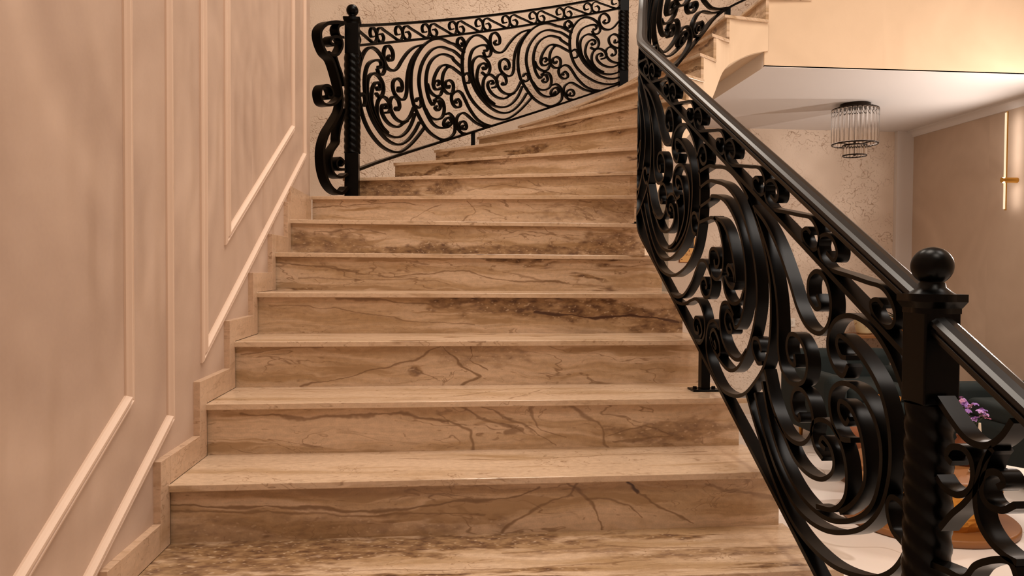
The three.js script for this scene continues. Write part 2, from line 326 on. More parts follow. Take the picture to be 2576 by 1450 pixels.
const treadTex = {
  0: marble(1536, 384, 1.78, 0.36, 101, { streak: .4, vein: .5, band: .5, tone: .05, breccia: .1, layer: .7, patches: [[.35, .27, .6, .09, 1], [.8, .29, .4, .06, 1], [.2, .17, .3, .08, .8], [1.5, .16, .3, .03, .6], [1.1, .2, .2, .03, .5]], veins: [[[[.9, .2], [1.2, .22], [1.5, .18], [1.75, .17]], .005, .5], [[[.5, .12], [.9, .1], [1.3, .12]], .004, .45]] }),
  1: marble(1024, 256, 1.78, 0.36, 103, { streak: .4, vein: .5, band: .5, tone: .42, breccia: 0, layer: .5, veins: [[[[.6, .26], [.9, .22], [1.2, .24], [1.6, .28]], .006, .4], [[[.1, .1], [.2, .2], [.35, .24]], .002, .25]] }),
  2: marble(1024, 256, 1.78, 0.36, 107, { streak: .4, vein: .5, band: .5, tone: .38, breccia: 0, layer: .5, veins: [[[[.75, .1], [1.0, .25]], .006, .4], [[[.95, .05], [1.15, .28]], .006, .4]] }),
};
const commonTread = [111, 113, 117].map((s, i) => marble(768, 192, 1.78, 0.36, s, { streak: .4, vein: .5, band: .5, tone: .36, breccia: .03, layer: .6 }));
const commonRiser = [121, 127, 131, 137].map((s, i) => marble(1024, 96, 1.78, 0.15, s, { tone: .02 + .05 * i, breccia: i % 2 ? .2 : .05 }));
const treadMats = {}, riserMats = {};
for (let k = -3; k <= 18; k++) { treadMats[k] = stoneMat(treadTex[k] || commonTread[(k + 30) % 3], 0.24); riserMats[k] = stoneMat(R[k] ? marble(1536, 144, 1.75, 0.15, R[k].seed, R[k]) : commonRiser[(k + 40) % 4], 0.3); }
const skirtTex = marble(1024, 512, 2, 1, 151, { tone: .6, breccia: 0, layer: .4, streak: .3, vein: .4, band: .3 }); skirtTex.repeat.set(0.5, 1);
const skirtMat = stoneMat(skirtTex, 0.35); skirtMat.color.setRGB(0.90, 0.85, 0.84);

const stair = structure(new THREE.Group(), 'curved brown marble staircase rising and turning right', 'staircase'); stair.name = 'staircase'; scene.add(stair);
const sub = (a, b) => [a[0] - b[0], a[1] - b[1]], add = (a, b, t = 1) => [a[0] + b[0] * t, a[1] + b[1] * t], unit = a => { const l = Math.hypot(...a); return [a[0] / l, a[1] / l]; };
for (let k = -3; k <= 18; k++) {
  const a = nose[k], b = nose[k + 1], along = unit(sub(a.i, a.o)), fwd = [-along[1], along[0]];
  const alongB = unit(sub(b.i, b.o)), fwdB = [-alongB[1], alongB[0]];
  const straight = k <= 6, over = 0.0;
  // tread slab
  const o0 = a.o, i0 = a.i, o1 = add(k === 6 ? [XW, b.o[1]] : b.o, fwdB, NOSE + 0.015), i1 = add(b.i, fwdB, NOSE + 0.015);
  const sh = new THREE.Shape([i0, i1, o1, o0].map(p => new THREE.Vector2(p[0], p[1])));
  const bev = 0.0022;
  const g = new THREE.ExtrudeGeometry(sh, { depth: TT - 2 * bev, bevelEnabled: true, bevelSize: bev, bevelOffset: -bev, bevelThickness: bev, bevelSegments: 2, steps: 1 });
  g.rotateX(-Math.PI / 2); g.translate(0, k * RISE - TT + bev, 0);
  { const p = g.attributes.position, n = g.attributes.normal, uv = g.attributes.uv;
    for (let i = 0; i < p.count; i++) { const d = [p.getX(i) - o0[0], -p.getZ(i) - o0[1]], u = d[0] * along[0] + d[1] * along[1], v = d[0] * fwd[0] + d[1] * fwd[1];
      uv.setXY(i, u / 1.78, Math.abs(n.getY(i)) > 0.7 ? v / 0.36 + 0.05 : (p.getY(i) - k * RISE) / 0.36 + 0.05 + v / 0.36); } }
  mesh('tread', g, treadMats[k], stair);
  // riser slab below this tread's nosing
  const ro = add(a.o, fwd, NOSE), ri = add(a.i, fwd, NOSE), end = add(ri, along, straight ? -0.02 : -0.015);
  const rs = new THREE.Shape([ro, end, add(end, fwd, 0.02), add(ro, fwd, 0.02)].map(p => new THREE.Vector2(p[0], p[1])));
  const rg = new THREE.ExtrudeGeometry(rs, { depth: RISE - TT - 0.0005, bevelEnabled: false });
  rg.rotateX(-Math.PI / 2); rg.translate(0, (k - 1) * RISE, 0);
  { const p = rg.attributes.position, uv = rg.attributes.uv; for (let i = 0; i < p.count; i++) { const d = [p.getX(i) - ro[0], -p.getZ(i) - ro[1]]; uv.setXY(i, (d[0] * along[0] + d[1] * along[1]) / 1.76, (p.getY(i) - (k - 1) * RISE) / 0.15); } }
  mesh('riser', rg, riserMats[k], stair);
}
{ // solid core under the straight flight
  const sh = new THREE.Shape(); const q = []; // (f, y)
  q.push([nose[-3].o[1] + 0.045, FLOOR]);
  for (let k = -3; k <= 6; k++) { const f = nose[k].i[1] + 0.042, y = k * RISE - TT - 0.001; q.push([f, y]); q.push([(k < 6 ? nose[k + 1].i[1] : 3.875) + 0.042, y]); }
  q.push([3.9, FLOOR]);
  sh.setFromPoints(q.map(p => new THREE.Vector2(p[0], p[1])));
  const g = new THREE.ExtrudeGeometry(sh, { depth: 1.71, bevelEnabled: false });   // x' = f, y, depth -> x
  const p = g.attributes.position; for (let i = 0; i < p.count; i++) { const f = p.getX(i), y = p.getY(i), d = p.getZ(i); p.setXYZ(i, -0.75 + d, y, -f); }
  mesh('stair_core', metricUV(g), plainPaint, stair);
}
{ // body of the winding flight: stepped top, smooth curved soffit
  const pos = [], idx = [], SUB = 6, DEP = [[6, 0.31], [11, 0.34], [13, 0.42], [13.6, 0.395], [14.2, 0.35], [15, 0.325], [15.6, 0.335], [16, 0.37]];
  const D = t => { for (let i = 0; i < DEP.length - 1; i++) if (t <= DEP[i + 1][0]) return lerp(DEP[i][1], DEP[i + 1][1], (t - DEP[i][0]) / (DEP[i + 1][0] - DEP[i][0])); return 0.37; };
  const I = [], O = [], Kv = [];
  const ctrlI = [], ctrlO = []; for (let k = 6; k <= 16; k++) { const al = unit(sub(nose[k].i, nose[k].o)); const fw = [-al[1], al[0]]; ctrlI.push(add(add(nose[k].i, al, -0.02), fw, NOSE + 0.021)); ctrlO.push(add(add(nose[k].o, al, 0.02), fw, NOSE + 0.021)); }
  const ci = catmull(ctrlI, SUB), co = catmull(ctrlO, SUB);
  const quad = (a, b, c, d) => { const o = pos.length / 3; pos.push(...a, ...b, ...c, ...d); idx.push(o, o + 1, o + 2, o, o + 2, o + 3); };
  const V = (p, y) => [p[0], y, -p[1]];
  for (let j = 0; j < ci.length - 1; j++) {
    const k = 6 + Math.floor(j / SUB), t0 = 6 + j / SUB, t1 = 6 + (j + 1) / SUB, top = k * RISE - TT - 0.001;
    const b0 = t0 * RISE - D(t0), b1 = t1 * RISE - D(t1);
    quad(V(ci[j], b0), V(ci[j + 1], b1), V(ci[j + 1], top), V(ci[j], top));
    quad(V(co[j + 1], b1), V(co[j], b0), V(co[j], top), V(co[j + 1], top));
    quad(V(ci[j], b0), V(co[j], b0), V(co[j + 1], b1), V(ci[j + 1], b1));
    quad(V(ci[j], top), V(ci[j + 1], top), V(co[j + 1], top), V(co[j], top));
    if (j % SUB === 0) quad(V(ci[j], top - RISE), V(ci[j], top), V(co[j], top), V(co[j], top - RISE));
  }
  const g = new THREE.BufferGeometry(); g.setAttribute('position', new THREE.Float32BufferAttribute(pos, 3)); g.setIndex(idx);
  mesh('stringer', metricUV(g), new THREE.MeshStandardMaterial({ map: plainPaint.map, roughness: 0.8, side: THREE.DoubleSide }), stair);
}
{ // stepped skirting tiles on the left wall
  const g = structure(new THREE.Group(), 'stepped marble skirting along the left wall', 'skirting'); g.name = 'baseboard_left'; scene.add(g);
  const x0 = -0.775, x1 = XW + 0.0, H = 0.078, Wd = 0.052;
  const tile = (f0, f1, y0, y1) => { const b = new RoundedBoxGeometry(x1 - x0 + 0.004, y1 - y0, f1 - f0, 1, 0.0015); b.translate((x0 + x1) / 2 - 0.002 + 0.002, (y0 + y1) / 2, -(f0 + f1) / 2); mesh('skirting_tile', metricUV(b), skirtMat, g); };
  for (let k = -3; k <= 6; k++) {
    const f = nose[k].o[1], fn = k < 6 ? nose[k + 1].o[1] : 4.2;
    tile(f - Wd, f + 0.012, (k - 1) * RISE + 0.001, k * RISE + H);                      // upright beside the riser
    tile(f + 0.0135, fn - Wd - 0.0015, k * RISE + 0.001, k * RISE + (k === 6 ? 0.16 : H));  // along the tread
  }
}
{ // grey support pillar below the winders
  const p = thing('support_pillar', 'plain grey pillar under the turn of the stairs', 'pillar'); p.position.set(1.46, FLOOR, -5.05);
  mesh('shaft', box(0.09, 1.62 - FLOOR, 0.09, 0, (1.62 - FLOOR) / 2, 0), new THREE.MeshStandardMaterial({ color: 0x8d8272, roughness: 0.7 }), p);
}

// ------------------------------------------------------------------ wrought-iron railings
iron.side = ironGloss.side = trimPaint.side = THREE.DoubleSide;
const MOTIF = {   // flat-bar scrolls of one repeat: (run, height between the two bars)
  u0: [[-0.476, 0.918], [-0.46, 0.895], [-0.489, 0.882], [-0.523, 0.912], [-0.519, 0.953], [-0.49, 0.97], [-0.458, 0.946], [-0.437, 0.906], [-0.429, 0.874]],
  u1: [[-0.217, 0.791], [-0.195, 0.74], [-0.154, 0.734], [-0.128, 0.769], [-0.135, 0.826], [-0.169, 0.891], [-0.232, 0.949], [-0.304, 0.973], [-0.372, 0.952], [-0.426, 0.889], [-0.456, 0.817], [-0.466, 0.727], [-0.461, 0.62], [-0.438, 0.51], [-0.396, 0.402], [-0.328, 0.295], [-0.245, 0.201], [-0.155, 0.119], [-0.057, 0.058], [0.032, 0.027], [0.111, 0.033], [0.198, 0.07], [0.276, 0.124], [0.344, 0.182]],
  u2: [[-0.209, 0.806], [-0.186, 0.793], [-0.168, 0.816], [-0.186, 0.852], [-0.258, 0.862], [-0.331, 0.839], [-0.368, 0.782], [-0.381, 0.699], [-0.373, 0.606], [-0.347, 0.508], [-0.292, 0.396], [-0.219, 0.294], [-0.129, 0.194], [-0.031, 0.12], [0.058, 0.09], [0.146, 0.107], [0.224, 0.165], [0.284, 0.242]],
  u3: [[-0.234, 0.585], [-0.194, 0.55], [-0.158, 0.557], [-0.14, 0.6], [-0.151, 0.658], [-0.195, 0.718], [-0.258, 0.754], [-0.312, 0.743], [-0.344, 0.697], [-0.348, 0.617], [-0.327, 0.512], [-0.283, 0.418], [-0.21, 0.316], [-0.129, 0.233], [-0.031, 0.175], [0.053, 0.159], [0.128, 0.183], [0.188, 0.242], [0.233, 0.332]],
  u4: [[-0.225, 0.639], [-0.21, 0.61], [-0.183, 0.619], [-0.187, 0.656], [-0.23, 0.675], [-0.268, 0.65], [-0.288, 0.591], [-0.291, 0.529], [-0.27, 0.462], [-0.233, 0.388], [-0.192, 0.323]],
  u5: [[-0.112, 0.401], [-0.072, 0.401], [-0.055, 0.446], [-0.093, 0.508], [-0.149, 0.544], [-0.198, 0.525], [-0.219, 0.468], [-0.211, 0.387], [-0.161, 0.296], [-0.085, 0.22]],
  u6: [[-0.123, 0.444], [-0.099, 0.439], [-0.113, 0.47], [-0.149, 0.473], [-0.164, 0.444], [-0.153, 0.398], [-0.108, 0.332], [-0.041, 0.277], [0.03, 0.251], [0.092, 0.269], [0.145, 0.283]],
  u7: [[0.012, 0.427], [0.003, 0.412], [0.029, 0.398], [0.051, 0.426], [0.038, 0.479], [0.002, 0.517], [-0.038, 0.521], [-0.063, 0.48], [-0.05, 0.412], [-0.006, 0.341], [0.057, 0.293], [0.118, 0.284], [0.171, 0.314], [0.218, 0.391]],
  u8: [[0.041, 0.601], [0.035, 0.569], [0.066, 0.559], [0.084, 0.593], [0.068, 0.646], [0.023, 0.677], [-0.018, 0.662], [-0.029, 0.615], [-0.007, 0.549], [0.06, 0.486], [0.11, 0.487], [0.134, 0.541], [0.138, 0.64], [0.155, 0.737], [0.198, 0.826], [0.271, 0.902], [0.349, 0.953]],
  u9: [[-0.071, 0.889], [-0.09, 0.868], [-0.066, 0.842], [-0.031, 0.855], [-0.031, 0.912], [-0.071, 0.966], [-0.116, 0.966], [-0.139, 0.915], [-0.128, 0.842], [-0.088, 0.779], [-0.026, 0.751], [0.027, 0.772], [0.08, 0.833], [0.149, 0.897], [0.227, 0.935], [0.314, 0.944]],
  uc: [[-0.45, 0.59], [-0.42, 0.608], [-0.385, 0.585], [-0.373, 0.54], [-0.39, 0.505], [-0.425, 0.51]],
  a1: [[0.576, 0.252], [0.62, 0.252], [0.669, 0.201], [0.691, 0.13], [0.687, 0.054], [0.639, 0.016], [0.55, 0.015], [0.452, 0.075], [0.363, 0.163], [0.284, 0.284], [0.222, 0.402], [0.191, 0.511], [0.182, 0.631], [0.194, 0.746], [0.237, 0.844], [0.323, 0.936], [0.419, 0.98], [0.526, 0.98], [0.633, 0.93], [0.689, 0.905], [0.798, 0.817]],
  a2: [[0.616, 0.168], [0.599, 0.15], [0.625, 0.132], [0.652, 0.165], [0.62, 0.212], [0.576, 0.2], [0.562, 0.16], [0.58, 0.13]],
  a2b: [[0.66, 0.15], [0.603, 0.122], [0.505, 0.141], [0.424, 0.211], [0.353, 0.335], [0.309, 0.449], [0.282, 0.559], [0.277, 0.645], [0.298, 0.743], [0.35, 0.828], [0.429, 0.892], [0.526, 0.904], [0.624, 0.869], [0.689, 0.836], [0.786, 0.748]],
  a3b: [[0.481, 0.353], [0.463, 0.336], [0.495, 0.307], [0.523, 0.333], [0.505, 0.387], [0.463, 0.395], [0.435, 0.372], [0.396, 0.432], [0.368, 0.522], [0.358, 0.628], [0.384, 0.739], [0.447, 0.81], [0.545, 0.833], [0.651, 0.791], [0.681, 0.754], [0.782, 0.66]],
  a3c: [[0.349, 0.353], [0.406, 0.264], [0.478, 0.224], [0.544, 0.234], [0.568, 0.299], [0.55, 0.38], [0.498, 0.424], [0.45, 0.41]],
  a4b: [[0.493, 0.545], [0.511, 0.56], [0.497, 0.588], [0.462, 0.587], [0.442, 0.556], [0.448, 0.608], [0.473, 0.664], [0.519, 0.716], [0.577, 0.726], [0.652, 0.692], [0.682, 0.671], [0.775, 0.595]],
  a4c: [[0.371, 0.582], [0.405, 0.504], [0.467, 0.449], [0.521, 0.448], [0.549, 0.496]],
  a4d: [[0.442, 0.556], [0.46, 0.517], [0.498, 0.504], [0.529, 0.518]],
  a5: [[0.627, 0.521], [0.614, 0.498], [0.587, 0.522], [0.582, 0.559], [0.618, 0.573], [0.662, 0.54], [0.673, 0.487], [0.654, 0.442], [0.61, 0.445], [0.565, 0.492], [0.545, 0.559], [0.553, 0.637], [0.59, 0.692], [0.634, 0.705]],
  a6: [[0.71, 0.333], [0.693, 0.352], [0.718, 0.371], [0.752, 0.334], [0.752, 0.294], [0.71, 0.289], [0.668, 0.332], [0.65, 0.399], [0.672, 0.47]],
  a7: [[0.66, 0.43], [0.688, 0.445], [0.721, 0.449], [0.768, 0.416], [0.81, 0.344], [0.86, 0.247], [0.943, 0.127], [1.026, 0.051], [1.109, 0.004]],
  a8: [[0.787, 0.096], [0.774, 0.073], [0.808, 0.048], [0.828, 0.072], [0.807, 0.12], [0.765, 0.138], [0.738, 0.108], [0.76, 0.06]],
  a8b: [[0.816, 0.0], [0.754, 0.04], [0.711, 0.121], [0.715, 0.186], [0.752, 0.218], [0.802, 0.211], [0.86, 0.16], [0.943, 0.079], [1.043, 0.016], [1.134, 0.0]],
  ac: [[0.24, 0.44], [0.262, 0.465], [0.298, 0.44], [0.302, 0.395], [0.267, 0.375], [0.235, 0.40]],
};
const FRIEZE = [[-0.004, 0.503], [0.018, 0.524], [0.041, 0.318], [0.032, 0.122], [0.0, 0.079], [-0.034, 0.267], [-0.045, 0.562], [-0.03, 0.8], [0.004, 0.876], [0.056, 0.681], [0.127, 0.417], [0.197, 0.143], [0.229, 0.057], [0.255, 0.148], [0.268, 0.368], [0.259, 0.65], [0.225, 0.883], [0.195, 0.869], [0.18, 0.661], [0.195, 0.409], [0.229, 0.418]];
const BAR_T = 0.0115, BAR_W = 0.034, PERIOD = 1.24;
function panel(root, path, low, high, top, offsets, s0, s1, friezeStart, fs0, fs1, barW = BAR_W, barT = BAR_T) {
  for (const off of offsets) for (const key in MOTIF) {
    const c = catmull(MOTIF[key], 7).filter(p => p[0] + off > s0 && p[0] + off < s1).map(([s, t]) => { const q = s + off; return [q, lerp(low(q), high(q), t)]; });
    if (c.length < 6) continue;
    mesh(key.length > 1 && key[1] === 'c' ? 'collar' : 'scroll', ribbon(path, c, barT, barW), iron, root);
  }
  for (let f = friezeStart; f < fs1; f += 0.31) {
    const c = catmull(FRIEZE, 6).filter(p => p[0] + f > fs0 && p[0] + f < fs1).map(([s, t]) => { const q = s + f; return [q, lerp(high(q), top(q), t)]; });
    if (c.length > 8) mesh('frieze_scroll', ribbon(path, c, 0.0095, barW * 0.9), iron, root);
  }
}
function post(root, x, y, f, H, S) {   // square newel with twisted middle, cap plate and ball finial; y = foot
  const g = new THREE.Group(); g.name = 'newel_post'; g.position.set(x, y, -f); root.add(g);
  const q = S / 0.086;
  mesh('base_block', (() => { const b = new RoundedBoxGeometry(S, H * 0.24, S, 2, 0.004); b.translate(0, H * 0.12, 0); return b; })(), iron, g);
  mesh('top_block', (() => { const b = new RoundedBoxGeometry(S, H * 0.145, S, 2, 0.004); b.translate(0, H * 0.7775, 0); return b; })(), iron, g);
  // twisted shaft between the blocks
  const y0 = H * 0.24, y1 = H * 0.705, N = 110, M = 20, pos = [], idx = [];
  for (let i = 0; i <= N; i++) for (let j = 0; j < M; j++) {
    const a = j / M * Math.PI * 2, r = S * 0.58 * (0.96 + 0.10 * Math.abs(Math.cos(2 * a))), b = a + i / N * Math.PI * 2 * 3.6;
    pos.push(Math.cos(b) * r, lerp(y0, y1, i / N), Math.sin(b) * r);
  }
  for (let i = 0; i < N; i++) for (let j = 0; j < M; j++) { const a = i * M + j, b = i * M + (j + 1) % M; idx.push(a, a + M, b, b, a + M, b + M); }
  const t = new THREE.BufferGeometry(); t.setAttribute('position', new THREE.Float32BufferAttribute(pos, 3)); t.setIndex(idx); t.computeVertexNormals();
  mesh('twisted_shaft', t, iron, g);
  const cy = H * 0.85;
  const cap = new THREE.Shape(); // cap plate with a small chamfer below
  const capG = new THREE.CylinderGeometry(0.0735 * q, 0.0735 * q, 0.014, 4); capG.rotateY(Math.PI / 4); capG.translate(0, cy + 0.026, 0);
  const capU = new THREE.CylinderGeometry(0.0735 * q, 0.062 * q, 0.012, 4); capU.rotateY(Math.PI / 4); capU.translate(0, cy + 0.013, 0);
  const capN = new THREE.CylinderGeometry(0.061 * q, 0.061 * q, 0.012, 4); capN.rotateY(Math.PI / 4); capN.translate(0, cy + 0.003, 0);
  const cg = mergeGeometries([capG, capU, capN].map(e => e.toNonIndexed())); mesh('cap_plate', cg, iron, g);
  const R0 = 0.0365, nb = cy + 0.033;
  const ly = [[0.040, nb], [0.034, nb + 0.004], [0.024, nb + 0.012], [0.0225, nb + 0.02]];
  for (let i = 0; i <= 20; i++) { const a = -1.0 + (Math.PI / 2 + 1.0) * i / 20; ly.push([Math.max(0.0001, Math.cos(a) * R0), nb + 0.052 + Math.sin(a) * R0 * 0.98]); }
  mesh('ball_finial', lathe(ly, 36), iron, g);
  return g;
}
function foot(root, x, y, f, h) {
  const g = new THREE.Group(); g.name = 'foot_post'; g.position.set(x, y, -f); root.add(g);
  mesh('leg', box(0.032, h, 0.032, 0, h / 2, 0), iron, g);
  mesh('base_plate', (() => { const b = new RoundedBoxGeometry(0.10, 0.007, 0.07, 1, 0.002); b.translate(0, 0.0035, 0); return b; })(), iron, g);
  for (const s of [-1, 1]) { const b = new THREE.CylinderGeometry(0.007, 0.008, 0.008, 8); b.translate(s * 0.034, 0.011, 0); mesh('bolt', b, iron, g); }
}
const flat = (w, h) => [[-w / 2, -h / 2], [w / 2, -h / 2], [w / 2, h / 2], [-w / 2, h / 2]];
const HAND = [[-0.019, -0.020], [-0.019, -0.012], [-0.024, -0.010], [-0.0245, -0.003], [-0.021, -0.001], [-0.021, 0.004], [-0.0255, 0.006], [-0.0235, 0.013], [-0.015, 0.018], [0, 0.0205], [0.015, 0.018], [0.0235, 0.013], [0.0255, 0.006], [0.021, 0.004], [0.021, -0.001], [0.0245, -0.003], [0.024, -0.010], [0.019, -0.012], [0.019, -0.020]];

// --- railing on the inner side, from the near newel up round the turn
const nearPath = planPath([[0.9, 0.5], [0.9, 0.9], [0.9, 1.31], [0.9, 1.8], [0.9, 2.3], [0.9, 2.8], [0.9, 3.15], [0.9, 3.4], [0.922, 3.54], [0.965, 3.70], [1.015, 3.89], [1.07, 4.09], [1.125, 4.27], [1.195, 4.42], [1.285, 4.54], [1.39, 4.635], [1.52, 4.725], [1.66, 4.83], [1.80, 4.95], [2.02, 5.03], [2.35, 5.06], [2.75, 5.07]], 0.5);
const knots = [];
for (let f = 0.5; f < 3.62; f += 0.31) knots.push([f, nosingLine(f)]);
for (let k = 7; k <= 18; k++) {   // where each nosing crosses the rail in plan
  const { o, i } = nose[k], dx = i[0] - o[0], df = i[1] - o[1];
  for (let j = 0; j < nearPath.pts.length - 1; j++) {
    const a = nearPath.pts[j], b = nearPath.pts[j + 1], ca = (a[0] - o[0]) * df - (a[1] - o[1]) * dx, cb = (b[0] - o[0]) * df - (b[1] - o[1]) * dx;
    if (ca * cb <= 0 && nearPath.S[j] > 3.3) { knots.push([lerp(nearPath.S[j], nearPath.S[j + 1], ca / (ca - cb)), k * RISE]); break; }
  }
}
const rawNose = s => { for (let i = 0; i < knots.length - 1; i++) if (s < knots[i + 1][0] || i === knots.length - 2) { const [a, ya] = knots[i], [b, yb] = knots[i + 1]; return lerp(ya, yb, (s - a) / (b - a)); } };
const nearNose = s => { if (s < 3.3) return nosingLine(s); let a = 0, n = 0; for (let d = -0.14; d <= 0.1401; d += 0.02) { a += rawNose(s + d); n++; } return a / n; };
const nearRail = thing('stair_railing', 'black wrought-iron scroll railing with ball-topped newel in the right foreground', 'railing', 'wrought-iron railings');
{
  const low = s => nearNose(s) + 0.05, high = s => nearNose(s) + 0.80, top = s => nearNose(s) + 0.905, hand = s => nearNose(s) + 0.922;
  const e = nearPath.end - 0.02;
  panel(nearRail, nearPath, low, high, s => nearNose(s) + 0.895, [1.79, 3.03, 4.27], 1.33, e, 1.45, 1.345, e);
  mesh('bottom_bar', sweepRail(nearPath, 1.33, e, low, flat(0.036, 0.016), 0.03), iron, nearRail);
  mesh('frieze_bar', sweepRail(nearPath, 1.33, e, high, flat(0.036, 0.014), 0.03), iron, nearRail);
  mesh('handrail', sweepRail(nearPath, 1.345, e, hand, HAND, 0.03), ironGloss, nearRail);
  // lower length in front of the newel
  mesh('handrail', sweepRail(nearPath, 0.5, 1.285, s => nosingLine(s) + 0.905, HAND, 0.05), ironGloss, nearRail);
  mesh('bottom_bar', sweepRail(nearPath, 0.5, 1.29, s => nosingLine(s) + 0.05, flat(0.036, 0.016), 0.05), iron, nearRail);
  const LOW = [
    [[1.272, 0.977], [1.231, 0.962], [1.196, 0.957], [1.164, 0.973], [1.136, 1.003], [1.111, 1.047], [1.09, 1.1]],
    [[1.228, 0.864], [1.242, 0.867], [1.229, 0.901], [1.199, 0.928], [1.18, 0.922], [1.175, 0.889], [1.184, 0.849], [1.212, 0.807], [1.247, 0.785], [1.269, 0.788]],
    [[1.256, 0.677], [1.226, 0.745], [1.196, 0.804], [1.172, 0.859], [1.155, 0.908], [1.146, 0.952], [1.136, 0.988]],
    [[1.13, 1.001], [1.154, 0.943], [1.165, 0.89], [1.168, 0.843], [1.158, 0.806], [1.132, 0.794], [1.099, 0.803], [1.074, 0.819]],
    [[1.118, 0.928], [1.105, 0.952], [1.115, 0.961], [1.135, 0.943], [1.15, 0.913], [1.153, 0.877], [1.137, 0.868], [1.107, 0.891], [1.08, 0.933]],
    [[1.28, 0.56], [1.235, 0.60], [1.192, 0.637], [1.165, 0.699], [1.131, 0.753], [1.099, 0.794], [1.083, 0.801], [1.07, 0.772], [1.06, 0.70]],
  ];
  for (const c of LOW) mesh('scroll', ribbon(nearPath, catmull(c, 8).map(([s, t]) => [s, nosingLine(s) + 0.05 + 0.75 * t]), 0.0115, BAR_W), iron, nearRail);
  post(nearRail, 0.9, -2 * RISE, 1.315, 1.19, 0.07);
  foot(nearRail, 0.905, 2 * RISE, 2.56, low(2.56) - 2 * RISE);
  { const q = nearPath.at(3.72); foot(nearRail, q.x + 0.01, 6 * RISE, q.f, low(3.72) - 6 * RISE); }
  { const s = knots[knots.length - 4][0] + 0.08, q = nearPath.at(s); foot(nearRail, q.x, 15 * RISE, q.f, low(s) - 15 * RISE); }
}
// --- railing on the outer side of the turn
const farRail = thing('stair_railing', 'black wrought-iron scroll railing round the outer side of the stair turn', 'railing', 'wrought-iron railings');
{
  const path = planPath([[-.60, 4.58], [-.47, 4.90], [-.32, 5.17], [-.14, 5.43], [.05, 5.66], [.26, 5.89], [.49, 6.10], [.74, 6.29], [.99, 6.46], [1.27, 6.61], [1.55, 6.735], [1.85, 6.82]]);
  const low = s => 0.01582027 * s * s + 0.30977567 * s + 1.3430505, high = s => 0.000649 * s * s + 0.33506931 * s + 2.10318685, top = s => high(s) + 0.12;
  panel(farRail, path, low, high, s => high(s) + 0.115, [0.56, 1.80, 3.04], 0.05, 3.16, 0.07, 0.05, 3.15, 0.024, 0.0145);
  mesh('bottom_bar', sweepRail(path, 0.05, 3.16, low, flat(0.034, 0.018)), iron, farRail);
  mesh('frieze_bar', sweepRail(path, 0.05, 3.16, high, flat(0.034, 0.017)), iron, farRail);
  mesh('handrail', sweepRail(path, 0.02, 3.16, top, flat(0.04, 0.018)), iron, farRail);
  post(farRail, -0.592, 7 * RISE, 4.60, 1.275, 0.082);
  const p2 = path.at(3.17); post(farRail, p2.x, 14 * RISE, p2.f, 1.16, 0.082);
  const q = path.at(1.466); foot(farRail, q.x, 10 * RISE, q.f, low(1.466) - 10 * RISE);
  // terminal bracket left of the first post
  const br = planPath([0, 0.2, 0.4, 0.6].map(L => [-0.592 - 0.45 * L, 4.6 - 0.893 * L]));
  const TERM = [
    [[0.104, 2.214], [0.216, 2.183], [0.294, 2.148], [0.344, 2.097], [0.341, 2.042], [0.3, 1.989], [0.24, 1.966], [0.204, 1.921], [0.169, 1.856], [0.148, 1.802], [0.138, 1.745], [0.154, 1.682], [0.216, 1.604], [0.274, 1.536], [0.31, 1.465], [0.321, 1.399], [0.31, 1.322], [0.274, 1.254], [0.216, 1.213], [0.141, 1.203], [0.084, 1.241]],
    [[0.216, 2.052], [0.252, 2.056], [0.246, 2.083], [0.198, 2.106], [0.148, 2.104], [0.139, 2.066], [0.179, 2.011], [0.228, 1.991], [0.27, 1.997]],
    [[0.123, 2.123], [0.161, 2.119], [0.182, 2.146], [0.173, 2.174], [0.129, 2.199]],
    [[0.282, 1.743], [0.252, 1.739], [0.228, 1.769], [0.262, 1.804], [0.321, 1.791], [0.347, 1.749], [0.326, 1.698], [0.265, 1.695], [0.198, 1.725], [0.148, 1.772]],
    [[0.103, 1.707], [0.122, 1.659], [0.16, 1.585], [0.173, 1.531], [0.179, 1.493], [0.234, 1.433], [0.25, 1.366], [0.216, 1.306], [0.148, 1.296], [0.084, 1.324]],
    [[0.148, 1.365], [0.122, 1.39], [0.167, 1.407], [0.198, 1.373], [0.173, 1.343], [0.109, 1.347]],
    [[0.204, 1.994], [0.173, 1.943], [0.142, 1.899], [0.116, 1.839]],
  ];
  TERM.forEach((c, i) => mesh('bracket_scroll', ribbon(br, catmull(c, 8), i === 0 ? 0.02 : 0.015, 0.058), iron, farRail));
}

